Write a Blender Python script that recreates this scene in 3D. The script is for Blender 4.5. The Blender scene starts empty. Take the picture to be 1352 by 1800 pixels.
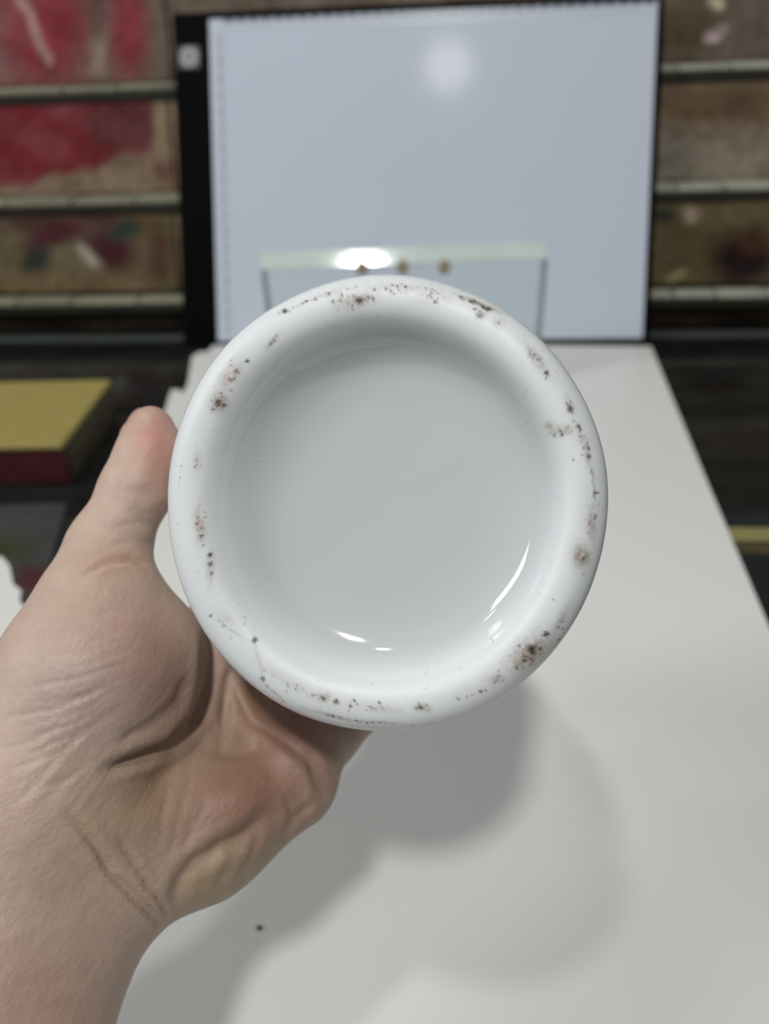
import bpy, bmesh, math
import numpy as np
from mathutils import Vector, Matrix
rng = np.random.RandomState(7)
scn = bpy.context.scene
C = scn.collection
# ------------------------------------------------------------------ camera
W, H, F = 1352., 1800., 1350.
TH, RO, CH = math.radians(34.3), math.radians(2.6), .298
f = np.array([0, math.cos(TH), -math.sin(TH)])
r0 = np.array([1., 0, 0]); u0 = np.array([0, math.sin(TH), math.cos(TH)])
rt = r0*math.cos(RO)-u0*math.sin(RO)
up = u0*math.cos(RO)+r0*math.sin(RO)
CAM = np.array([0, 0, CH])
cd = bpy.data.cameras.new('camera'); cam = bpy.data.objects.new('camera', cd); C.objects.link(cam)
cam.matrix_world = Matrix(((rt[0], up[0], -f[0], CAM[0]), (rt[1], up[1], -f[1], CAM[1]), (rt[2], up[2], -f[2], CAM[2]), (0, 0, 0, 1)))
cd.sensor_fit = 'VERTICAL'; cd.sensor_height = 36.; cd.lens = 36.*F/H
cd.clip_start = .01; cd.clip_end = 50
cd.dof.use_dof = True; cd.dof.focus_distance = .158; cd.dof.aperture_fstop = .027/.0026
scn.camera = cam
# ------------------------------------------------------------------ world, lamps, exposure
wd = bpy.data.worlds.new('world'); scn.world = wd; wd.use_nodes = True
bg = wd.node_tree.nodes['Background']; bg.inputs[0].default_value = (.93, .98, 1.0, 1); bg.inputs[1].default_value = .15
scn.view_settings.view_transform = 'Standard'; scn.view_settings.look = 'None'
scn.view_settings.gamma = 1; scn.view_settings.use_curve_mapping = False; scn.view_settings.exposure = 0
JAR = CAM+.158*f
def lamp(name, d, dist, rad, power, col=(1, .985, .95), size_y=None):
    ld = bpy.data.lights.new(name, 'AREA'); ld.shape = 'DISK' if size_y is None else 'RECTANGLE'
    ld.size = rad*2
    if size_y: ld.size_y = size_y
    ld.energy = power; ld.color = col
    o = bpy.data.objects.new(name, ld); C.objects.link(o)
    v = Vector(d).normalized(); o.location = Vector(JAR)+v*dist
    o.rotation_euler = v.to_track_quat('Z', 'Y').to_euler()
    return o
lamp('ceiling_lamp_main', (-.055, -.47, 1), 2.0, .085, 18.0)
lamp('ceiling_lamp_side', (-.185, -.155, 1), 2.0, .075, 8.0)
lamp('ceiling_lamp_far', (-1.1, .35, 1), 2.2, .08, 2.0)
lamp('ceiling_panel', (-1.35, -.15, 1), 2.0, .25, 14.0, (.94, .97, 1.0), .7)
# ------------------------------------------------------------------ pixel helpers
def ray(x, y): return f+rt*(x-W/2)/F-up*(y-H/2)/F
def P(x, y, d): return CAM+ray(x, y)*d
def G(x, y, z=0.):
    d = ray(x, y); return CAM+d*((z-CH)/d[2])
def hit(x, y, o, n):
    d = ray(x, y); return CAM+d*(np.dot(n, o-CAM)/np.dot(n, d))
def toPix(v):
    q = v-CAM; z = q@f
    return W/2+F*(q@rt)/z, H/2-F*(q@up)/z, z
def lin(c): return tuple(((v/255.)/12.92 if v < 10 else ((v/255.+.055)/1.055)**2.4) for v in c)
# ------------------------------------------------------------------ materials
def mat(name, col=(.5, .5, .5), rough=.5, metal=0., coat=0., spec=.5, attr=None, bump=None, sss=None, trans=0., noise=None, ior=None):
    m = bpy.data.materials.new(name); m.use_nodes = True; nt = m.node_tree; N = nt.nodes; L = nt.links
    b = N['Principled BSDF']; I = b.inputs
    I['Base Color'].default_value = (*col, 1); I['Roughness'].default_value = rough; I['Metallic'].default_value = metal
    I['Coat Weight'].default_value = coat; I['Coat Roughness'].default_value = .04; I['Specular IOR Level'].default_value = spec
    if trans: I['Transmission Weight'].default_value = trans
    if ior: I['IOR'].default_value = ior
    if sss:
        I['Subsurface Weight'].default_value = sss[0]; I['Subsurface Radius'].default_value = sss[1]; I['Subsurface Scale'].default_value = sss[2]
    tc = N.new('ShaderNodeTexCoord')
    src = None
    if attr:
        a = N.new('ShaderNodeAttribute'); a.attribute_name = attr; src = a.outputs['Color']
        if name == 'white_glaze':      # alpha 1 = glazed, 0 = matt unglazed foot ring
            rr_ = N.new('ShaderNodeMapRange'); rr_.inputs['To Min'].default_value = .5; rr_.inputs['To Max'].default_value = rough
            L.new(a.outputs['Alpha'], rr_.inputs['Value']); L.new(rr_.outputs[0], I['Roughness'])
    if noise:   # (scale, amount, stretch)
        mp = N.new('ShaderNodeMapping'); mp.inputs['Scale'].default_value = noise[2]
        nz = N.new('ShaderNodeTexNoise'); nz.inputs['Scale'].default_value = noise[0]; nz.inputs['Detail'].default_value = 6
        L.new(tc.outputs['Object'], mp.inputs[0]); L.new(mp.outputs[0], nz.inputs['Vector'])
        mr = N.new('ShaderNodeMapRange'); mr.inputs['To Min'].default_value = 1-noise[1]; mr.inputs['To Max'].default_value = 1+noise[1]
        mr.inputs['From Min'].default_value = .3; mr.inputs['From Max'].default_value = .7
        L.new(nz.outputs[0], mr.inputs['Value'])
        vm = N.new('ShaderNodeVectorMath'); vm.operation = 'SCALE'
        if src: L.new(src, vm.inputs[0])
        else: vm.inputs[0].default_value = col
        L.new(mr.outputs[0], vm.inputs['Scale']); src = vm.outputs[0]
    if src: L.new(src, I['Base Color'])
    if bump:
        prev = None
        for sc, st, dist, stretch in bump:
            mp = N.new('ShaderNodeMapping'); mp.inputs['Scale'].default_value = stretch
            nz = N.new('ShaderNodeTexNoise'); nz.inputs['Scale'].default_value = sc; nz.inputs['Detail'].default_value = 4
            L.new(tc.outputs['Object'], mp.inputs[0]); L.new(mp.outputs[0], nz.inputs['Vector'])
            bp = N.new('ShaderNodeBump'); bp.inputs['Strength'].default_value = st; bp.inputs['Distance'].default_value = dist
            L.new(nz.outputs[0], bp.inputs['Height'])
            if prev: L.new(prev, bp.inputs['Normal'])
            prev = bp.outputs[0]
        L.new(prev, I['Normal'])
    return m
O3 = (1, 1, 1)
M = dict(
    glaze=mat('white_glaze', rough=.07, attr='col', coat=0, spec=.5, bump=[(70, .12, .0004, O3)]),
    glaze_in=mat('white_glaze_plain', (.74, .77, .78), .12, coat=.4),
    skin=mat('skin', rough=.5, attr='col', spec=.4, sss=(.18, (1., .35, .2), .004), noise=(260, .05, O3),
             bump=[(900, .5, .0003, O3), (150, .5, .0010, (1.0, .35, 1.6)), (2600, .3, .00012, O3)]),
    nail=mat('nail', lin((190, 160, 148)), .25, coat=.3),
    sheet=mat('sheet_white', (.745, .742, .71), .32, spec=.45, noise=(7, .012, (1, .4, 1)), bump=[(9, .10, .002, O3)]),
    counter=mat('dark_glass', (.010, .011, .010), .09, spec=.5, coat=0, noise=(14, .5, (1, 3, 1))),
    brass=mat('brass', lin((190, 180, 120)), .32, metal=.6, noise=(60, .08, (1, 1, 1))),
    black=mat('black_plastic', (.0015, .0015, .002), .5, spec=.03),
    panel=mat('acrylic_panel', lin((193, 200, 213)), .10, spec=.012, noise=(3, .01, O3)),
    ruler=mat('ruler_print', lin((172, 182, 195)), .25),
    ruler2=mat('ruler_print_dark', lin((84, 92, 104)), .25),
    icon=mat('icon_print', lin((150, 152, 156)), .35),
    icon2=mat('icon_print_dark', lin((70, 72, 76)), .4),
    glass=mat('clear_glass', (.90, .95, .93), .0, trans=1., ior=1.45),
    gedge=mat('green_glass_edge', lin((196, 210, 204)), .07, coat=0, spec=.5, noise=(40, .06, (1, 8, 1))),
    gside=mat('grey_glass_edge', lin((130, 148, 150)), .2),
    dots=mat('tan_rubber', lin((150, 140, 120)), .6, noise=(300, .1, O3)),
    cloth=mat('brocade_print_glints', rough=.42, attr='col', spec=.2, noise=(90, .22, (1, .4, 1)), bump=[(30, .6, .004, O3)]),
    tread=mat('pale_tile', lin((168, 168, 152)), .3, spec=.5, noise=(25, .18, (1, 1, 1))),
    tread2=mat('olive_tile', lin((132, 131, 112)), .35, noise=(9, .3, (1, 1, 1))),
    trim=mat('dark_wood_and_shade', lin((40, 38, 28)), .5, noise=(60, .3, (1, 6, 1))),  # stand core, and the painted shade strip under each tread
    steel=mat('grey_rail', lin((66, 71, 70)), .35, noise=(50, .15, (1, 5, 5))),
    yellow=mat('yellow_cloth', lin((150, 136, 74)), .7, noise=(220, .10, O3), bump=[(600, .3, .0004, O3)]),
    maroon=mat('maroon_cloth', lin((72, 24, 32)), .45, noise=(60, .35, (1, 1, 3))),
    olive=mat('olive_cloth', lin((70, 62, 36)), .6, noise=(80, .3, O3)),
    booklet=mat('booklet_cover', rough=.35, attr='col', noise=(50, .12, O3)),
    crumb=mat('black_crumb', (.012, .010, .008), .8),
    tissue=mat('tissue_paper', (.76, .77, .78), .8, bump=[(70, .5, .003, O3)]),
    wallpaint=mat('back_wall', lin((70, 62, 52)), .7, noise=(8, .2, O3)),
)
# ------------------------------------------------------------------ object helpers
def link(name, me, m, parent=None, smooth=True):
    o = bpy.data.objects.new(name, me); C.objects.link(o)
    if m: me.materials.append(m)
    if smooth and len(me.polygons): me.polygons.foreach_set('use_smooth', [True]*len(me.polygons))
    if parent: o.parent = parent
    return o
def raw(name, V, Fc, m, parent=None, smooth=True, col=None):
    me = bpy.data.meshes.new(name); me.from_pydata([tuple(v) for v in V], [], [tuple(int(i) for i in q) for q in Fc]); me.update()
    if col is not None:
        a = me.color_attributes.new('col', 'FLOAT_COLOR', 'POINT')
        c = np.ones((len(V), 4)); c[:, :col.shape[1]] = col; a.data.foreach_set('color', c.ravel())
    return link(name, me, m, parent, smooth)
def from_bm(name, bm, m, parent=None, smooth=False):
    me = bpy.data.meshes.new(name); bm.to_mesh(me); bm.free()
    return link(name, me, m, parent, smooth)
def box(name, lo, hi, m, parent=None, bev=.0, seg=2):
    bm = bmesh.new(); bmesh.ops.create_cube(bm, size=1)
    for v in bm.verts:
        for k in range(3): v.co[k] = lo[k]+(v.co[k]+.5)*(hi[k]-lo[k])
    if bev: bmesh.ops.bevel(bm, geom=bm.edges[:], offset=bev, segments=seg, affect='EDGES', profile=.5)
    return from_bm(name, bm, m, parent)
def tag(o, label, cat, group=None, kind=None):
    if label: o['label'] = label
    if cat: o['category'] = cat
    if group: o['group'] = group
    if kind: o['kind'] = kind
    return o
def empty(name, loc, rot=(0, 0, 0)):
    o = bpy.data.objects.new(name, None); o.empty_display_size = .02; C.objects.link(o)
    o.location = loc; o.rotation_euler = rot; return o
# ------------------------------------------------------------------ setting: counter, brass strip
YAW = math.radians(-5.86)
cnt = box('floor', (-1.1, -.35, -.012), (1.1, 1.05, 0), M['counter'])
tag(cnt, 'dark glass counter top under the white sheet', None, kind='structure')
# ------------------------------------------------------------------ tiered display stand behind
stand = empty('display_stand', (0, .752, 0), (0, 0, YAW))
tag(stand, 'tiered display stand behind the light pad, red and brown printed cloth with pale steps', 'display stand')
ex, ey = np.array([math.cos(YAW), math.sin(YAW), 0]), np.array([-math.sin(YAW), math.cos(YAW), 0])
SO = np.array([0, .752, 0])
LZ = [.037, .1276, .226, .325]; TD = .047
def blob(c, x, y, col, cx, cy, sx, sy, ang=0, s=1.):
    a = math.radians(ang); dx = x-cx; dy = y-cy
    u = dx*math.cos(a)+dy*math.sin(a); v = -dx*math.sin(a)+dy*math.cos(a)
    w = np.clip(1.6-(np.abs(u/sx)**2.6+np.abs(v/sy)**2.6)**(1/2.6)*1.1, 0, 1)[..., None]*s
    return c*(1-w)+np.array(lin(col))*w
def paint(row, x, y):
    c = np.zeros(x.shape+(3,)); L = lambda a: np.array(lin(a))
    wob = 6*np.sin(x*.05)+4*np.sin(x*.13+y*.1)
    if row == 3:
        c[:] = L((122, 104, 88))
        c = blob(c, x, y, (150, 36, 50), 70, 40, 88, 110); c = blob(c, x, y, (150, 44, 56), 225, 45, 34, 85)
        c = blob(c, x, y, (168, 148, 124), 174, 85, 14, 40, 0, .8); c = blob(c, x, y, (96, 66, 62), 172, 25, 14, 40, 0, .8)
        for i in range(9):
            t = i/8.; c = blob(c, x, y, (205, 165, 155), 30+58*t+4*math.sin(6*t), -5+110*t**1.1, 7, 12, 0, .75)  # pale squiggle: glint along a film crease, painted in
        c = blob(c, x, y, (120, 104, 92), 1290, 60, 80, 70); c = blob(c, x, y, (104, 88, 62), 1215, 50, 45, 40)
        c = blob(c, x, y, (250, 246, 200), 1260, 4, 14, 9, 40); c = blob(c, x, y, (215, 190, 195), 1252, 66, 13, 9); c = blob(c, x, y, (190, 170, 170), 1272, 52, 7, 9, -30)  # bright spots are glints painted into the colour
    elif row == 2:
        c[:] = L((150, 128, 104))
        k = np.clip((330-.30*np.clip(x-60, 0, 400)+wob-y)/14., 0, 1)*np.clip((272-x)/10., 0, 1)
        c = c*(1-k[..., None])+L((134, 34, 42))*k[..., None]
        c = blob(c, x, y, (100, 48, 48), 215, 215, 60, 60, 0, .8); c = blob(c, x, y, (170, 150, 115), 285, 215, 12, 45, 0, .7)
        c = blob(c, x, y, (120, 70, 60), 290, 300, 18, 18, 0, .7)
        c = blob(c, x, y, (118, 98, 70), 1260, 180, 130, 38); c = blob(c, x, y, (104, 78, 66), 1300, 185, 35, 22, 0, .7)
        c = blob(c, x, y, (152, 142, 126), 1250, 285, 130, 55); c = blob(c, x, y, (132, 118, 104), 1230, 240, 60, 9, 5, .6)
    elif row == 1:
        c[:] = L((120, 106, 76))
        c = blob(c, x, y, (92, 62, 48), 110, 390, 130, 20); c = blob(c, x, y, (54, 62, 54), 62, 460, 22, 50, 15)
        c = blob(c, x, y, (94, 44, 50), 95, 412, 48, 18, -15); c = blob(c, x, y, (84, 38, 46), 195, 435, 45, 34, 40)
        c = blob(c, x, y, (54, 70, 62), 218, 405, 24, 16, -20); c = blob(c, x, y, (205, 198, 180), 155, 450, 9, 24, -45, .9)  # green patch, then a painted glint
        c = blob(c, x, y, (96, 66, 50), 280, 450, 20, 50); c = blob(c, x, y, (130, 110, 80), 100, 500, 150, 22)
        c = blob(c, x, y, (104, 90, 60), 1230, 430, 60, 60); c = blob(c, x, y, (42, 26, 28), 1310, 455, 60, 48, -25)
        c = blob(c, x, y, (60, 68, 58), 1165, 378, 20, 12); c = blob(c, x, y, (180, 160, 140), 1215, 378, 13, 14); c = blob(c, x, y, (184, 176, 130), 1188, 485, 16, 7, -30)
        c = blob(c, x, y, (98, 60, 42), 1320, 425, 25, 20, 0, .7)
    else:
        c[:] = L((50, 42, 30)); c = blob(c, x, y, (32, 22, 18), 80, 565, 60, 20); c = blob(c, x, y, (30, 22, 18), 1290, 570, 50, 22)
        c = blob(c, x, y, (84, 72, 46), 160, 592, 130, 8)
    return c
zprev = 0.
for i, z in enumerate(LZ):
    d = .5*z
    # printed cloth riser panels with painted glints (three per step: left of the pad, behind it, right of it)
    for (xa, xb) in ((-.72, -.215), (-.213, .262), (.264, .72)):
        nx, nz = int((xb-xa)/.0035), max(6, int((z-zprev)/.0035))
        X, Z = np.meshgrid(np.linspace(xa, xb, nx), np.linspace(zprev, z-.004, nz))
        Wd = SO+X[..., None]*ex+(.5*zprev+.026+(d-.018-.5*zprev)*(Z[..., None]-zprev)/(z-zprev))*ey+Z[..., None]*np.array([0, 0, 1.])
        px, py, _ = toPix(Wd)
        cc = (paint(i, px, py)*.62).reshape(-1, 3)
        Yb = (.5*zprev+.026)+(d+.008-.5*zprev-.026)*(Z-zprev)/(z-zprev)*(1 if i else 1)+.0012*np.sin(X*60+Z*40)*np.sin(Z*90)
        V = np.stack([X, Yb, Z], -1).reshape(-1, 3)
        idx = np.arange(nx*nz).reshape(nz, nx)
        Fc = np.stack([idx[:-1, :-1], idx[:-1, 1:], idx[1:, 1:], idx[1:, :-1]], -1).reshape(-1, 4)
        o = raw('riser_panel', V, Fc, M['cloth'], stand, col=cc)
        s = o.modifiers.new('thick', 'SOLIDIFY'); s.thickness = .004; s.offset = -1
    box('riser_shade_strip', (-.72, d+.001, z-.014), (.72, d+.009, z-.005), M['trim'], stand, .001)  # dark strip standing in for the shade under the tread overhang
    # pale tread tiles, edge by edge
    for half, (xa, xb) in enumerate(((-.72, -.2), (.2, .72))):
        pitch = .066 if half == 0 else .046
        x = xa; k = 0
        while x < xb-.01:
            w = pitch*(1+.12*math.sin(k*2.3+i*1.7))
            m = M['tread2'] if half == 0 else M['tread']
            box('tread_tile', (x+.0010, d, z-.005+.0004*math.sin(k)), (min(x+w, xb)-.0010, d+(.019 if i == 0 else .026), z+.0004*math.sin(k*3)), m, stand, .0012)
            x += w; k += 1
    box('step_core', (-.72, d+.013, zprev-.0), (.72, d+.2, z-.006), M['trim'], stand)
    zprev = z
box('base_rail', (-.72, -.004, .0), (.72, .012, .003), M['steel'], stand, .002)
# brass strip across the counter to the right of the sheet
a = G(1285, 938)
bs = empty('trim_1', (0, a[1]+a[0]*.10, 0), (0, 0, YAW)); tag(bs, None, None, kind='structure')
box('brass_strip', (.16, -.007, -.001), (.60, .007, .0009), M['brass'], bs, .0008)
box('lower_strip', (.16, -.020, -.001), (.60, -.0085, .0006), M['olive'], bs, .0003)
# ------------------------------------------------------------------ white sheet with ragged left edge
edge = [(420, 604), (378, 607), (366, 622), (352, 622), (338, 630), (336, 645), (331, 676), (324, 694), (318, 690), (303, 688), (298, 700), (293, 718), (287, 735), (262, 770), (240, 800), (205, 850), (180, 880),
        (160, 930), (128, 960), (110, 1010), (70, 1040), (44, 1072), (36, 1060), (39, 1042), (25, 1032), (18, 998), (4, 982), (-30, 990), (-60, 1100), (-140, 1300)]
E_ = [G(x, y) for x, y in edge]
pts = [(p[0], p[1]) for p in E_]+[(-.26, .15), (-.27, -.12), (.14, -.16)]
for q in ((1352, 1110), (1246, 860), (1144, 612)):
    g = G(*q); pts.append((g[0], g[1]))
from mathutils.geometry import tessellate_polygon
bm = bmesh.new(); vs = [bm.verts.new((x, y, .0020)) for x, y in pts]; bm.faces.new(vs)
ext = bmesh.ops.extrude_face_region(bm, geom=bm.faces[:])
for v in ext['geom']:
    if isinstance(v, bmesh.types.BMVert): v.co.z = .0010
bmesh.ops.recalc_face_normals(bm, faces=bm.faces[:])
sh = from_bm('paper_sheet', bm, M['sheet'])
tag(sh, 'large white glossy sheet with a ragged left edge laid over the dark counter', 'sheet')
# crumb on the sheet
def rock(name, c, r, m):
    bm = bmesh.new(); bmesh.ops.create_icosphere(bm, subdivisions=2, radius=r)
    for v in bm.verts:
        v.co *= 1+.25*math.sin(v.co.x*9000+1)*math.cos(v.co.y*7000); v.co.z *= .7
    o = from_bm(name, bm, m, smooth=True); o.location = c; return o
g = G(456, 1633, .0016); tag(rock('crumb', (g[0], g[1], .0026), .00095, M['crumb']), 'tiny black crumb on the white sheet below the wrist', 'crumb')
g = G(712, 1500, .0016)
# ------------------------------------------------------------------ light pad
Tl = .4625
pad = empty('light_pad', (-.1983, .7525, .0022)); pad.rotation_euler = (0, 0, YAW)
tag(pad, 'black framed light pad with a blank pale panel leaning back behind the glass plate', 'light pad')
tilt = Matrix.Rotation(-Tl, 4, 'X')
PW, PH = .466, .3165
def pbox(name, x0, x1, z0, z1, y0, y1, m, bev=0., par=None):
    o = box(name, (x0, y0, z0), (x1, y1, z1), m, par or pad, bev); o.data.transform(tilt); return o
pbox('pad_body', 0, PW, 0, PH, 0, .0055, M['black'], .0015)
ax0, ax1, az0, az1 = .0365, PW-.0065, .0045, PH-.0075
scr = pbox('drawing_panel', ax0, ax1, az0, az1, -.0008, .001, M['panel'], .0003)
# ruler print: pale strip with comb ticks and marks
pbox('ruler_strip', ax0+.013, ax1-.001, az1-.0105, az1-.0095, -.0010, -.0006, M['ruler'], par=pad)
pbox('ruler_strip', ax0+.0125, ax0+.0135, az0+.001, az1-.011, -.0010, -.0006, M['ruler'], par=pad)
bm = bmesh.new()
def quadbox(bm, x0, x1, z0, z1, y0, y1):
    r = bmesh.ops.create_cube(bm, size=1)
    for v in r['verts']:
        v.co = ((x0+(v.co.x+.5)*(x1-x0)), y0+(v.co.y+.5)*(y1-y0), z0+(v.co.z+.5)*(z1-z0))
x = ax0+.014; k = 0
while x < ax1-.003:
    hgt = .0062 if k % 10 == 0 else (.0045 if k % 5 == 0 else .003)
    quadbox(bm, x, x+.0005, az1-hgt, az1-.0002, -.0010, -.0006); 
    if k % 10 == 5: quadbox(bm, x-.0028, x+.0028, az1-.0035, az1-.0004, -.0010, -.0006)
    x += .0012; k += 1
z = az1-.014; k = 0
while z > az0+.003:
    hgt = .004 if k % 10 == 0 else (.003 if k % 5 == 0 else .002)
    quadbox(bm, ax0+.0085, ax0+.0085+hgt, z, z+.0003, -.0010, -.0006)
    if k % 10 == 5: quadbox(bm, ax0+.009, ax0+.0115, z-.001, z+.001, -.0010, -.0006)
    z -= .0016; k += 1
o = from_bm('ruler_ticks', bm, M['ruler2'], pad); o.data.transform(tilt); o['kind'] = 'stuff'
# power button: pale rounded square with a ring and stroke
o = hit(333, 101, np.array(pad.location), np.array([0, 0, 1.])) if 0 else None
nrm = np.cross(ex, np.array([-math.sin(YAW)*math.sin(Tl), math.cos(YAW)*math.sin(Tl), math.cos(Tl)]))
bdir = np.array([-math.sin(YAW)*math.sin(Tl), math.cos(YAW)*math.sin(Tl), math.cos(Tl)])
hp = hit(333, 101, np.array(pad.location), nrm)-np.array(pad.location)
bx, bz = hp@ex, hp@bdir
btn = pbox('power_button', bx-.0105, bx+.0105, bz-.0105, bz+.0105, -.0008, .001, M['icon2'], .0004)
def ring(name, x, z, r_, w, y, m, a0=0, a1=2*math.pi, n=40):
    V = []; Fc = []
    for i in range(n+1):
        a = a0+(a1-a0)*i/n
        for rr in (r_-w/2, r_+w/2):
            V.append((x+rr*math.cos(a), y, z+rr*math.sin(a)))
    for i in range(n): Fc.append((2*i, 2*i+1, 2*i+3, 2*i+2))
    V = [tuple(v) for v in V]; o = raw(name, V, Fc, m, btn, False)
    s = o.modifiers.new('t', 'SOLIDIFY'); s.thickness = .0002; o.data.transform(tilt); return o
ring('button_disc', bx, bz, .0044, .0086, -.0012, M['icon'])
ring('button_ring', bx, bz, .0088, .0014, -.0012, M['icon'])
ring('power_mark', bx, bz, .0035, .0009, -.0015, M['icon2'], math.radians(120), math.radians(420))
pbox('power_stroke', bx-.0005, bx+.0005, bz+.0008, bz+.0048, -.0017, -.0014, M['icon2'], par=btn)
# ------------------------------------------------------------------ upright glass plate
gp0 = P(455, 447, 0); 
gy = .632; gyaw = math.radians(-1.0)
gn = np.array([-math.sin(gyaw), math.cos(gyaw), 0]); go = np.array([0, gy, 0])
pl, pr = hit(455, 449, go, gn), hit(965, 431, go, gn)
gh = (pl[2]+pr[2])/2; gw = np.linalg.norm(pr-pl); GT = .013
gl = empty('glass_plate', (pl[0], pl[1], .0022), (0, 0, gyaw)); tag(gl, 'thick clear glass plate with greenish edges standing upright in front of the light pad', 'glass plate')
box('pane', (.004, 0, 0), (gw-.004, GT, gh-.0138), M['glass'], gl, .0004)
zt = gh-.0022
tv = [(0, 0, zt-.0115), (0, .0084, zt), (0, GT, zt), (0, GT, zt-.0115)]
tv = tv+[(gw, y, z) for _, y, z in tv]
te = raw('top_edge', tv, [(0, 1, 2, 3), (7, 6, 5, 4), (0, 4, 5, 1), (1, 5, 6, 2), (2, 6, 7, 3), (3, 7, 4, 0)], M['gedge'], gl, False)
b_ = te.modifiers.new('bevel', 'BEVEL'); b_.width = .0008; b_.segments = 2
box('side_edge', (0, 0, 0), (.0038, GT, gh-.0138), M['gside'], gl, .0006)
box('side_edge', (gw-.0038, 0, 0), (gw, GT, gh-.0138), M['gside'], gl, .0006)
for q in ((636, 458), (707, 456), (781, 456)):
    h_ = hit(*q, go, gn)-pl; xx = np.linalg.norm(h_[:2]); zz = gh+h_[2]-.0062
    bm = bmesh.new(); bmesh.ops.create_uvsphere(bm, u_segments=20, v_segments=10, radius=1)
    for v in bm.verts: v.co = Vector((v.co.x*.0052, v.co.y*.0012, v.co.z*.0062))
    o = from_bm('rubber_dot', bm, M['dots'], gl, True); o.location = (xx, -.0012, zz-.0014)
# ------------------------------------------------------------------ yellow topped box, booklet
yb = empty('brocade_box', (-.233, .494, 0), (0, 0, math.radians(-3))); tag(yb, 'box with mustard yellow top and dark maroon sides on the dark counter', 'box')
box('box_body', (-.19, 0, 0), (0, .108, .029), M['maroon'], yb, .002)
box('box_lid', (-.192, -.002, .0291), (.002, .110, .0345), M['yellow'], yb, .0022, 3)
box('side_panel', (.0002, .004, .001), (.0018, .104, .0285), M['olive'], yb, .0005)
nx = ny = 60
gA, gB = G(118, 884), G(60, 1100); Y, U = np.meshgrid(np.linspace(gB[1], gA[1], ny), np.linspace(0, 1, nx), indexing='ij'); X = -.36+U*(gA[0]+(gB[0]-gA[0])*(gA[1]-Y)/(gA[1]-gB[1])+.36)
px, py, _ = toPix(np.stack([X, Y, X*0+.005], -1))
cc = np.zeros(X.shape+(3,)); cc[:] = lin((62, 65, 64))
cc = blob(cc, px, py, (56, 56, 30), 15, 955, 34, 22); cc = blob(cc, px, py, (72, 34, 38), 55, 1010, 28, 26); cc = blob(cc, px, py, (60, 58, 54), 60, 940, 50, 22, 0, .6)
idx = np.arange(nx*ny).reshape(ny, nx)
Fc = np.stack([idx[:-1, :-1], idx[:-1, 1:], idx[1:, 1:], idx[1:, :-1]], -1).reshape(-1, 4)
bk = raw('printed_card', np.stack([X, Y, X*0+.0009], -1).reshape(-1, 3), Fc, M['booklet'], col=cc.reshape(-1, 3))
s = bk.modifiers.new('t', 'SOLIDIFY'); s.thickness = .0008; s.offset = -1
tag(bk, 'dark grey card with olive and red print, partly under the left edge of the sheet', 'card')
# ------------------------------------------------------------------ porcelain jar
TY = math.radians(8)
axis = f*math.cos(TY)+rt*math.sin(TY)            # from base into the body
lx = rt*math.cos(TY)-f*math.sin(TY); ly = up
JC = P(659, 884, .158)
RX = .0463*.972; KX = RX/.0463
prof = [(0, .0112), (.010, .0111), (.0215, .0109), (.0275, .0103), (.0312, .0088), (.0333, .0064), (.0348, .0036), (.0364, .0014), (.0382, .0003), (.0410, .0001), (.0428, .0006), (.0443, .0016),
        (.0455, .0031), (.0462, .0050), (.0463, .0066), (.0456, .0082), (.0448, .0102), (.0456, .013), (.0475, .020), (.0495, .030), (.0508, .042), (.0508, .056), (.0492, .070), (.0455, .083), (.0405, .093), (.0370, .100), (.0352, .106), (.0356, .112), (.0366, .1155), (.0362, .1175), (.0345, .1172), (.0335, .113), (.0333, .106), (.035, .100), (.039, .092), (.044, .081), (.0475, .069), (.049, .055), (.0488, .042), (.047, .030), (.043, .021), (.034, .0155), (.018, .0135), (0, .013)]
pr_ = np.array(prof); pr_[:, 0] *= 1+.053*np.clip((.02-pr_[:, 1])/.012, 0, 1)
t = np.concatenate([[0], np.cumsum(np.hypot(*np.diff(pr_, axis=0).T))])
def sample(t0, t1, n):
    tt = np.linspace(t0, t1, n, endpoint=False)
    # catmull-rom like smooth interpolation through dense linear + smoothing
    fine = np.linspace(0, t[-1], 3000); rr = np.interp(fine, t, pr_[:, 0]); zz = np.interp(fine, t, pr_[:, 1])
    k = np.hanning(61); k /= k.sum()
    rr2 = np.convolve(np.pad(rr, 30, mode='reflect', reflect_type='odd'), k, 'valid'); zz2 = np.convolve(np.pad(zz, 30, mode='edge'), k, 'valid')
    return np.interp(tt, fine, rr2), np.interp(tt, fine, zz2)
ti = t[5]; to = t[15]
R1, Z1 = sample(0.0004, ti, 30); R2, Z2 = sample(ti, to, 80); R3, Z3 = sample(to, t[-1]-.0005, 110)
R_ = np.concatenate([R1, R2, R3]); Z_ = np.concatenate([Z1, Z2, Z3])
NS = 900
A = np.linspace(0, 2*np.pi, NS, endpoint=False)
wob = 1+.0035*np.sin(3*A+1)+.002*np.sin(5*A+.5)+.0012*np.sin(9*A)
rr = R_[:, None]*wob[None]
ecc = np.clip((.0412-R_)/.008, 0, 1)*np.clip((Z_ < .012), 0, 1)
LX = rr*np.cos(A)[None]*KX+ecc[:, None]*.0016; LY = rr*np.sin(A)[None]+ecc[:, None]*.0003; LZv = Z_[:, None]+0*rr
LZv = LZv+np.where(Z_ < .012, 1, 0)[:, None]*(.00022*np.sin(4*A+2)+.00012*np.sin(7*A))[None]*(np.clip(R_/.04, 0, 1)**2)[:, None]
def base_uv(x, y):
    q = hit(x, y, JC+axis*.0003, axis)-JC; return q@lx, q@ly
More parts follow.
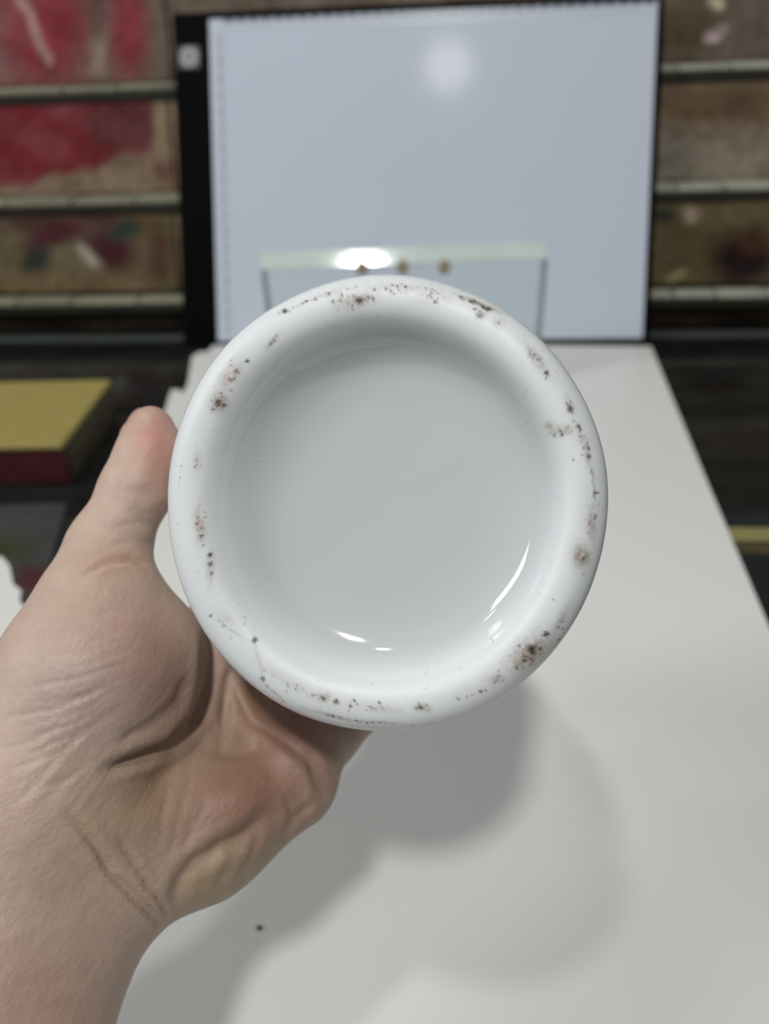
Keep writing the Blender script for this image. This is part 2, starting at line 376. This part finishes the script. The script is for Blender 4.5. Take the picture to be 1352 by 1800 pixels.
base = np.array([.715, .745, .757]); col = np.zeros(LX.shape+(3,)); col[:] = base; col *= (1-.26*np.clip((Z_-.004)/.005, 0, 1)*(R_ < .037)*(np.arange(len(R_)) < 112))[:, None, None]  # recess floor darkened in the colour, standing in for its occlusion shade
onb = (Z_ < .010) & (np.arange(len(Z_)) < 112)
haze = np.zeros(LX.shape); dark = np.zeros(LX.shape); tint = np.zeros(LX.shape)
pxm = .158/F
def vnoise(sx, sy, seed):
    tb = np.random.RandomState(seed).rand(256, 256); u = (LX/sx) % 255; v = (LY/sy) % 255
    i = np.clip(u.astype(int), 0, 254); j = np.clip(v.astype(int), 0, 254); fu = u-i; fv = v-j; fu = fu*fu*(3-2*fu); fv = fv*fv*(3-2*fv)
    return (tb[i, j]*(1-fu)+tb[i+1, j]*fu)*(1-fv)+(tb[i, j+1]*(1-fu)+tb[i+1, j+1]*fu)*fv
DX = (vnoise(.00028, .00028, 5)-.5)*.00050; DY = (vnoise(.00028, .00028, 6)-.5)*.00050
def st(cx, cy, a, b, ang, hz, n, red=0., dk=1.):
    u, v = base_uv(cx, cy); an = -math.radians(ang)
    du = LX-u; dv = LY-v; p = du*math.cos(an)+dv*math.sin(an); q = -du*math.sin(an)+dv*math.cos(an)
    a_, b_ = a*pxm, b*pxm
    w = np.exp(-((p/a_)**2+(q/b_)**2)*.8)
    np.maximum(haze, w*hz, out=haze); np.maximum(tint, w*red, out=tint)
    for _ in range(int(n*.75)):
        s1, s2 = rng.randn(2)*.62; pu = u+s1*a_*math.cos(an)-s2*b_*math.sin(an); pv = v+s1*a_*math.sin(an)+s2*b_*math.cos(an)
        r = (rng.rand()**2*1.9+.9)*pxm; spot(pu, pv, r, (.35+.6*rng.rand())*dk)
def spot(u, v, r, s):
    m = (np.abs(LX-u) < 3*r) & (np.abs(LY-v) < 3*r)
    d = ((LX[m]+DX[m]-u)**2+(LY[m]+DY[m]-v)**2)/r**2
    dark[m] = np.maximum(dark[m], s*np.exp(-d**1.5*.7))
for s_ in [(625, 528, 30, 12, -8, .55, 26), (700, 506, 55, 9, 2, .28, 30, .4), (600, 512, 40, 5, -8, .25, 12, .6), (545, 527, 48, 3, -22, .3, 14, .8), (762, 521, 26, 12, 5, .3, 16, .5), (840, 530, 32, 4.5, 24, .75, 26),
           (846, 552, 10, 9, 60, .4, 6), (877, 566, 10, 8, 0, .3, 5, .8), (942, 632, 30, 8, 55, .5, 20), (986, 757, 20, 8, 0, .5, 9, .5), (967, 748, 7, 7, 0, .55, 4), (1003, 715, 18, 6, 70, .35, 10),
           (1022, 765, 26, 7, 65, .4, 14), (1034, 800, 22, 5, 80, .35, 8), (1044, 845, 30, 3, 85, .3, 10), (1041, 920, 26, 8, 92, .5, 8, .1, .6), (1022, 977, 20, 14, 90, .65, 9, .1, .6), (932, 1147, 36, 19, -42, .75, 30, .3),
           (985, 1092, 26, 6, -62, .35, 8), (868, 1195, 18, 9, -25, .4, 8), (830, 1215, 40, 8, -20, .18, 10, .8), (741, 1245, 13, 7, 0, .6, 10), (665, 1246, 42, 7, 5, .28, 16, .5), (568, 1226, 11, 7, 0, .55, 5), (590, 1234, 7, 5, 0, .5, 3),
           (614, 1242, 4, 14, 20, .2, 6), (456, 1163, 36, 3.5, 75, .35, 6, .9), (350, 925, 30, 8, 82, .5, 9), (368, 1000, 24, 6, 86, .45, 6, .3), (384, 707, 13, 14, 0, .85, 22), (405, 660, 28, 13, -55, .5, 12, .6),
           (345, 812, 16, 6, 90, .3, 7, .3), (316, 832, 32, 1.6, 98, .3, 3, 1.), (479, 601, 15, 4, -48, .4, 6), (398, 1085, 24, 14, 30, .16, 9), (410, 1110, 24, 2, 30, .3, 3), (1090-60, 600+300, 10, 40, 0, .12, 3),
           (350, 900, 8, 40, 0, .12, 6, .5), (520, 1205, 60, 8, 28, .2, 16, .2), (590, 1262, 50, 4, 12, .4, 14), (660, 1272, 40, 3, 2, .4, 10), (480, 1218, 20, 3, 40, .3, 5)]:
    st(*s_)
for (x, y, r, s) in [(632, 528, 6, 1), (499, 545, 4.5, 1), (555, 526, 2.2, .8), (586, 530, 2.4, .7), (648, 522, 2.6, .9), (765, 530, 3.5, .9), (757, 514, 2.2, .8), (686, 514, 2, .8), (810, 519, 3.2, .8), (858, 540, 5, .9), (851, 539, 3, .9), (834, 542, 2.6, .9), (843, 555, 4, .7),
                  (961, 656, 4, 1), (940, 624, 2.6, .8), (960, 665, 2, .7), (1002, 718, 5, .9), (1017, 748, 3.2, .9), (1020, 755, 3, .9), (1035, 788, 2.4, .9), (1036, 802, 3.4, .8), (1048, 866, 3.2, .9), (1052, 866, 2.2, .8), (988, 765, 2.6, .9), (985, 759, 2.2, .8),
                  (1047, 909, 3, .8), (1026, 983, 2.4, .8), (935, 1140, 6.5, 1), (937, 1147, 5, 1), (961, 1115, 4.5, 1), (957, 1112, 2.4, .9), (922, 1161, 3, .9), (934, 1158, 2.6, .9), (908, 1175, 2.8, .8), (951, 1141, 3, .9), (846, 1215, 3, .8), (806, 1228, 2.2, .7), (740, 1244, 3.6, .9), (733, 1245, 2, .8), (750, 1239, 2, .8),
                  (591, 1233, 4, .9), (568, 1227, 3.2, .8), (623, 1233, 2.4, .9), (616, 1242, 2.2, .9), (667, 1236, 2.4, .9), (447, 1126, 4.5, 1), (461, 1193, 4.2, .8), (368, 976, 4.2, 1), (368, 992, 3.4, .9), (371, 1009, 2.8, .9), (345, 921, 2.4, .8), (353, 942, 3, .9), (352, 928, 2, .9),
                  (435, 635, 4, .9), (406, 686, 2.4, .7), (374, 720, 3, .9), (383, 706, 4, .9), (392, 712, 3, .9), (371, 1083, 2.6, .8), (527, 823, 2.2, .6), (665, 654, 1.8, .7), (453, 1018, 1.8, .6), (575, 850, 1.6, .3), (578, 859, 1.6, .35), (577, 855, 1.6, .3), (576, 845, 1.4, .2), (865, 1129, 2, .6), (1008, 808, 2, .6), (973, 1053, 2, .6), (985, 1128, 2.2, .8), (1053, 885, 2, .5), (397, 1100, 2, .5)]:
    u, v = base_uv(x, y); spot(u, v, r*pxm, s)
for _ in range(420):     # fine pin specks
    an = rng.rand()*2*np.pi; ra = (.0355+rng.rand()*.0118) if rng.rand() < .8 else .008+rng.rand()*.029
    spot(ra*math.cos(an)*KX, ra*math.sin(an), (.5+rng.rand()*.7)*pxm, .15+.4*rng.rand()**2)
gr = (vnoise(.0011, .0013, 1)*.8+vnoise(.00035, .0006, 2)*.8+vnoise(.0002, .0002, 3)*.5)*.95-1.0
hz = np.clip(haze*(1.3+1.5*gr), 0, 1)*onb[:, None]
brown = np.array([.27, .20, .145]); redc = np.array([.58, .40, .34])
tc_ = brown*(1-tint[..., None])+redc*tint[..., None]
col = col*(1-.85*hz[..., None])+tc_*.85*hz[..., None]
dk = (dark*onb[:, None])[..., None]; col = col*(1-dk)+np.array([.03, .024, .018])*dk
V = JC+LX[..., None]*lx+LY[..., None]*ly+LZv[..., None]*axis
nr = len(R_); V = V.reshape(-1, 3); idx = np.arange(nr*NS).reshape(nr, NS); nx_ = np.roll(idx, -1, 1)
Fc = np.stack([idx[:-1], idx[1:], nx_[1:], nx_[:-1]], -1).reshape(-1, 4)
c0 = JC+axis*Z_[0]+lx*.0016+ly*.0003; cN = JC+axis*Z_[-1]
V = np.vstack([V, c0, cN]); n0 = nr*NS
allF = Fc.tolist()+[(int(idx[0, i]), int(nx_[0, i]), n0) for i in range(NS)]+[(int(nx_[-1, i]), int(idx[-1, i]), n0+1) for i in range(NS)]
alpha = np.ones(LX.shape); alpha -= (np.clip((R_-.0368)/.002, 0, 1)*np.clip((.0478-R_)/.0008, 0, 1)*(Z_ < .004))[:, None]*(.9+.1*gr)
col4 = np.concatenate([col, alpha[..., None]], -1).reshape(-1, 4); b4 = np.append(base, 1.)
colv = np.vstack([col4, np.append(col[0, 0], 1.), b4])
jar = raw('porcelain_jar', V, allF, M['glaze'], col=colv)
tag(jar, 'white glazed porcelain jar held with its stained round base towards the viewer', 'jar')
# ------------------------------------------------------------------ left hand and forearm, one surface
# (px, py, depth, radius) pairs in groups
S = []
def cone(a, b, k=.005): S.append((P(*a[:3]), P(*b[:3]), a[3], b[3], k))
# forearm and wrist
cone((-20, 1640, .172, .0225), (-260, 2150, .150, .0260), .010); cone((95, 1610, .176, .0200), (-110, 2100, .150, .0250), .010)
cone((-260, 2150, .150, .0265), (-700, 4200, .095, .030), .010); cone((-110, 2100, .150, .0255), (-500, 4200, .095, .030), .010)
cone((-60, 1500, .178, .0215), (-20, 1640, .172, .0225), .010)
# wrist into palm heel
cone((95, 1610, .176, .0190), (190, 1500, .182, .0185), .008)
cone((-20, 1620, .172, .0220), (90, 1380, .178, .0230), .010)
# thenar mass and thumb
cone((70, 1400, .176, .0210), (160, 1190, .183, .0205), .009)
cone((160, 1190, .183, .0205), (178, 1060, .190, .0138), .009)
cone((178, 1060, .190, .0138), (190, 965, .196, .0095), .006)
cone((190, 965, .196, .0095), (240, 860, .200, .0086), .005)
cone((240, 860, .200, .0086), (265, 795, .203, .0083), .004)
cone((265, 795, .203, .0081), (266, 752, .206, .0058), .004)
cone((205, 1100, .190, .0120), (262, 1150, .192, .0122), .008); cone((262, 1150, .192, .0122), (235, 1250, .188, .0140), .008)
# palm heel, ulnar side
cone((200, 1500, .184, .0180), (350, 1445, .192, .0178), .008)
cone((350, 1445, .192, .0172), (508, 1372, .200, .0127), .007)
# palm middle
cone((150, 1460, .184, .0180), (380, 1340, .203, .0140), .007)
cone((380, 1340, .203, .0140), (440, 1230, .213, .0120), .006)
cone((260, 1380, .196, .0150), (385, 1170, .214, .0125), .006)
cone((385, 1170, .214, .0125), (400, 1115, .216, .0115), .005)
cone((215, 1150, .196, .0110), (345, 1140, .210, .0090), .006)
cone((345, 1140, .210, .0090), (400, 1125, .216, .0095), .005)
cone((500, 1330, .203, .0115), (500, 1270, .210, .0115), .006); cone((500, 1270, .210, .0115), (440, 1200, .214, .0115), .006)
# fingers: little, ring, middle, index
FT = []
def finger(js, k=.0025):
    q = []
    for n_, (x_, y_, d_, r_) in enumerate(js):      # rest every joint against the wall of the jar
        p = P(x_, y_, d_)
        if n_:
            z_ = (p-JC)@axis; c_ = JC+axis*z_; ra_ = np.interp(z_, pr_[9:31, 1], pr_[9:31, 0])
            v = p-c_; n0_ = np.linalg.norm(v); want = ra_+r_*.97
            t_ = want if (n0_ < want or n_ > 1) else n0_
            p = c_+v/n0_*t_
        q.append((p, r_))
    for a, b in zip(q[:-1], q[1:]): S.append((a[0], b[0], a[1], b[1], k))
    FT.append((q[-2][0], q[-1][0], q[-1][1]))
finger([(512, 1345, .200, .0118), (572, 1285, .216, .0098), (675, 1200, .236, .0078), (775, 1150, .258, .0072), (840, 1085, .268, .0064)])
finger([(500, 1265, .212, .0108), (560, 1230, .228, .0098), (660, 1170, .258, .0084), (745, 1085, .284, .0078), (790, 1020, .296, .0068)])
finger([(442, 1200, .216, .0110), (480, 1160, .236, .0098), (560, 1100, .270, .0086), (640, 1020, .300, .0080), (690, 960, .314, .0070)])
finger([(400, 1115, .216, .0110), (415, 1080, .236, .0098), (460, 1010, .270, .0086), (520, 930, .296, .0080), (570, 880, .308, .0070)])
FT.append((P(238, 850, .200), P(268, 752, .206), .0066))
def jar_d(p):
    q = p-JC; z_ = q@axis; rho = np.sqrt(np.maximum((q**2).sum(1)-z_**2, 0))
    o_ = pr_[9:31]
    return np.maximum(rho-np.interp(z_, o_[:, 1], o_[:, 0]), np.maximum(-z_, z_-.1175))
def sdf(p):
    return np.maximum(sdf0(p), .0011-jar_d(p))
def sdf0(p):
    d = None
    for a, b, ra, rb, k in S:
        ba = b-a; l2 = ba@ba; pa = p-a
        h = np.clip(pa@ba/l2, 0, 1)
        q = np.sqrt(((pa-h[:, None]*ba)**2).sum(1))-(ra+(rb-ra)*h)
        if d is None: d = q
        else:
            hh = np.clip(.5+.5*(q-d)/k, 0, 1); d = q*(1-hh)+d*hh-k*hh*(1-hh)
    return d
PA = np.array([s[0] for s in S]+[s[1] for s in S]); lo = PA.min(0)-.034; hi = PA.max(0)+.034
st_ = .0009; nc = 4
cs = st_*nc
dims = np.ceil((hi-lo)/cs).astype(int)+1
cg = [lo[k]+np.arange(dims[k])*cs for k in range(3)]
GX, GY, GZ = np.meshgrid(*cg, indexing='ij'); cp = np.stack([GX, GY, GZ], -1).reshape(-1, 3)
cv = sdf(cp).reshape(dims)
fd = (dims-1)*nc+1
val = np.repeat(np.repeat(np.repeat(cv, nc, 0), nc, 1), nc, 2)[:fd[0], :fd[1], :fd[2]].astype(np.float32)
near = np.abs(val) < cs*2.2
ii = np.argwhere(near)
for s0 in range(0, len(ii), 400000):
    q = ii[s0:s0+400000]; val[q[:, 0], q[:, 1], q[:, 2]] = sdf(lo+q*st_)
# surface nets
ins = val < 0
c8 = [ins[i:fd[0]-1+i, j:fd[1]-1+j, k:fd[2]-1+k] for i in (0, 1) for j in (0, 1) for k in (0, 1)]
sm = sum(c.astype(np.int8) for c in c8); act = (sm > 0) & (sm < 8)
ai = np.argwhere(act); vid = -np.ones(act.shape, int); vid[act] = np.arange(len(ai))
acc = np.zeros((len(ai), 3)); cnt_ = np.zeros(len(ai))
offs = [(i, j, k) for i in (0, 1) for j in (0, 1) for k in (0, 1)]
for a in offs:
    for b in offs:
        if sum(abs(a[t_]-b[t_]) for t_ in range(3)) == 1 and a < b:
            va = val[ai[:, 0]+a[0], ai[:, 1]+a[1], ai[:, 2]+a[2]]; vb = val[ai[:, 0]+b[0], ai[:, 1]+b[1], ai[:, 2]+b[2]]
            m = (va < 0) != (vb < 0); tt = np.where(m, va/np.where(m, va-vb, 1), 0)
            pt = np.array(a)+tt[:, None]*(np.array(b)-np.array(a)); acc[m] += pt[m]; cnt_[m] += 1
HV = lo+(ai+acc/cnt_[:, None])*st_
quads = []
for ax in range(3):
    o1, o2 = [(1, 2), (2, 0), (0, 1)][ax]
    sl = [slice(1, -1)]*3; sl[ax] = slice(0, -1)
    sl2 = list(sl); sl2[ax] = slice(1, None)
    A_, B_ = ins[tuple(sl)], ins[tuple(sl2)]
    e = np.argwhere(A_ != B_); base_i = e.copy(); base_i[:, o1] += 1; base_i[:, o2] += 1
    fl = A_[e[:, 0], e[:, 1], e[:, 2]]
    def vi(d1, d2):
        q = base_i.copy(); q[:, o1] -= d1; q[:, o2] -= d2; return vid[q[:, 0], q[:, 1], q[:, 2]]
    q = np.stack([vi(0, 0), vi(1, 0), vi(1, 1), vi(0, 1)], -1)
    q[~fl] = q[~fl][:, ::-1]; quads.append(q)
HQ = np.vstack(quads)
def gradn(p):
    e = .0006; g = np.stack([sdf(p+np.array(v)*e)-sdf(p-np.array(v)*e) for v in ((1, 0, 0), (0, 1, 0), (0, 0, 1))], -1)
    return g/np.maximum(np.linalg.norm(g, axis=1), 1e-9)[:, None]
HN = gradn(HV)
hx, hy, hz_ = toPix(HV)
vd = (CAM-HV); vd /= np.linalg.norm(vd, axis=1)[:, None]
facing = np.clip((HN*vd).sum(1)*2.2, 0, 1)
disp = np.zeros(len(HV))
def crease(pts, w, depth, bulge=0.):
    pts = np.array(pts, float); dmin = np.full(len(HV), 1e9); tt = np.zeros(len(HV))
    n = len(pts)-1
    for i in range(n):
        a, b = pts[i], pts[i+1]; ab = b-a; h = np.clip(((hx-a[0])*ab[0]+(hy-a[1])*ab[1])/(ab@ab), 0, 1)
        d = np.hypot(hx-a[0]-h*ab[0], hy-a[1]-h*ab[1]); m = d < dmin; dmin[m] = d[m]; tt[m] = (i+h[m])/n
    fade = np.clip(np.minimum(tt, 1-tt)*5+.25, 0, 1)
    g = np.exp(-(dmin/w)**2)*fade*facing
    g2 = np.exp(-((dmin-1.9*w)/w)**2)*fade*facing
    disp[:] = disp-depth*g+bulge*g2
def bulge(cx, cy, sx, sy, ang, h):
    a = math.radians(ang); u = (hx-cx)*math.cos(a)+(hy-cy)*math.sin(a); v = -(hx-cx)*math.sin(a)+(hy-cy)*math.cos(a)
    disp[:] = disp+h*np.exp(-(u/sx)**2-(v/sy)**2)*facing
crease([(368, 1110), (362, 1208), (348, 1262), (300, 1312), (240, 1335), (187, 1354)], 11, .0024, .0006)   # life line
crease([(330, 1190), (312, 1235), (265, 1275), (205, 1305)], 9, .0008)
crease([(410, 1170), (400, 1200), (396, 1245), (392, 1300)], 9, .0012, .0002)
crease([(412, 1180), (420, 1220), (445, 1265), (500, 1300), (545, 1335), (566, 1385), (566, 1420)], 10, .0013, .0004)  # heart line
crease([(370, 1318), (420, 1322), (460, 1318)], 14, .0009)
crease([(340, 1430), (330, 1470), (318, 1495)], 7, .0004)
crease([(470, 1425), (430, 1465), (385, 1488), (345, 1515), (318, 1550), (305, 1590)], 14, .0014, .0005)   # ulnar fold
crease([(388, 1490), (362, 1530), (348, 1570)], 11, .0005, .0002)
crease([(420, 1478), (398, 1520), (380, 1560)], 10, .0004, .0002)
crease([(455, 1460), (440, 1505), (420, 1540)], 6, .0004, .0002)
for k in range(4): crease([(505+15*k, 1400-12*k), (512+13*k, 1430-6*k), (500+13*k, 1470-16*k)], 7, .0005, .0003)
crease([(120, 1430), (165, 1480), (200, 1540), (250, 1590), (290, 1630)], 8, .0010, .0004)                       # wrist crease
crease([(205, 1470), (245, 1530), (285, 1590), (300, 1625)], 6, .0007, .0003)
crease([(170, 1590), (215, 1620), (275, 1650)], 6, .0003)
crease([(150, 1005), (190, 988), (230, 982), (262, 992)], 6, .0010, .0004)                                       # thumb base
crease([(190, 960), (225, 950), (268, 955)], 5, .0004); crease([(200, 925), (240, 918), (275, 925)], 5, .0004)
crease([(215, 858), (240, 868), (275, 862)], 10, .0002, .0001)
crease([(238, 742), (232, 765), (222, 778)], 7, .0002)
for k in range(14):
    y = 1120+k*22+rng.randn()*8; x0 = rng.rand()*90; ln = 90+rng.rand()*160; s0 = .16+.035*k+.08*rng.randn()
    crease([(x0, y), (x0+ln*.5, y-ln*.5*s0*.7+4*rng.randn()), (x0+ln, y-ln*s0)], 3.2, .00012+.00026*rng.rand())
for k in range(12):
    x0 = 150+k*14; y0 = 1290+rng.rand()*30
    crease([(x0, y0-20), (x0-60, y0+45), (x0-110-20*rng.rand(), y0+120)], 4, .00018)
for k in range(9):
    crease([(255+k*12, 1440+5*k), (262+k*12, 1480+5*k), (258+k*12, 1530+3*k)], 4, .00016)
crease([(300, 1370), (285, 1430), (280, 1480)], 4, .00030)
crease([(340, 1350), (318, 1420), (300, 1500)], 4, .00030)
crease([(365, 1400), (345, 1450), (322, 1500)], 4, .00030)
crease([(440, 1250), (470, 1280), (480, 1320)], 4, .00030)
crease([(360, 1240), (380, 1290), (400, 1330)], 4, .00030)
bulge(430, 1400, 70, 45, -25, .0022); bulge(470, 1240, 50, 35, 35, .0022); bulge(250, 1450, 70, 45, -30, .001); bulge(268, 800, 25, 40, 10, .0005)
HV = HV+HN*disp[:, None]
for _ in range(3):       # keep the pressed skin just clear of the glaze
    jd = jar_d(HV); e = .0003
    gj = np.stack([jar_d(HV+np.array(v)*e)-jar_d(HV-np.array(v)*e) for v in ((1, 0, 0), (0, 1, 0), (0, 0, 1))], -1); gj /= np.maximum(np.linalg.norm(gj, axis=1), 1e-9)[:, None]
    HV = HV+gj*np.clip(.0010-jd, 0, .004)[:, None]
# skin tone: patches of pink, ochre and pale, darker over the palm
hc = np.zeros((len(HV), 3)); hc[:] = lin((190, 166, 150))
def tone(colr, cx, cy, sx, sy, ang, s):
    a = math.radians(ang); u = (hx-cx)*math.cos(a)+(hy-cy)*math.sin(a); v = -(hx-cx)*math.sin(a)+(hy-cy)*math.cos(a)
    w = (s*np.exp(-((u/sx)**2+(v/sy)**2)))[:, None]; hc[:] = hc*(1-w)+np.array(lin(colr))*w
tone((150, 122, 102), 430, 1380, 190, 200, 0, .9); tone((172, 142, 110), 265, 1390, 90, 60, -35, .6); tone((148, 104, 90), 420, 1400, 110, 60, -25, .6)
tone((152, 108, 94), 520, 1280, 80, 90, 30, .6); tone((166, 132, 104), 440, 1240, 35, 45, 0, .5); tone((164, 144, 112), 370, 1560, 90, 50, -40, .6)
tone((190, 122, 110), 268, 762, 45, 60, 0, .6); tone((188, 134, 118), 285, 830, 28, 60, 10, .5); tone((190, 152, 128), 215, 985, 80, 30, 0, .5)
tone((188, 148, 134), 215, 1100, 70, 70, 0, .4); tone((178, 132, 122), 240, 1170, 50, 60, 0, .4); tone((196, 168, 140), 150, 1440, 80, 50, 0, .4); tone((178, 156, 150), 110, 1230, 130, 110, 0, .6)
tone((150, 116, 102), 300, 1190, 60, 100, 0, .5); tone((176, 140, 126), 60, 1780, 130, 120, 0, .6); tone((200, 182, 160), 255, 735, 12, 18, 0, .6)
hand = raw('person', HV, HQ, M['skin'], col=hc)
tag(hand, "bare left hand and forearm cradling the white porcelain jar, thumb up along its side", 'person')
# nails (thumb nail faces left and away; finger nails on the outer side)
for n_, (a, b, r_) in enumerate(FT):
    ax_ = (b-a)/np.linalg.norm(b-a)
    jc = JC+axis*((b-JC)@axis); outw = b-jc; outw -= ax_*(outw@ax_); outw /= np.linalg.norm(outw)
    sd = np.cross(ax_, outw); nu, nv = 14, 14; V = []
    for i in range(nu):
        for j in range(nv):
            u = -1+2*i/(nu-1); v = -1+2*j/(nv-1)
            vv = v*math.sqrt(max(0, 1-.28*u*u)); uu = u*math.sqrt(max(0, 1-.2*v*v))
            an = uu*.80; rr_ = r_+.0018-.0012*max(0, -v)
            V.append(b+ax_*(.0012+vv*.0060)+(outw*math.cos(an)+sd*math.sin(an))*(rr_*(1-.10*max(0, v)))*1.0)
    V = np.array(V)
    # lay the nail on the skin surface
    for _ in range(4):
        dd = sdf(V); V = V-gradn(V)*(dd-.0001)[:, None]
    Fc = [(i*nv+j, (i+1)*nv+j, (i+1)*nv+j+1, i*nv+j+1) for i in range(nu-1) for j in range(nv-1)]
    o = raw('fingernail', V, Fc, M['nail'], hand)
    s = o.modifiers.new('t', 'SOLIDIFY'); s.thickness = .0004; s.offset = 0
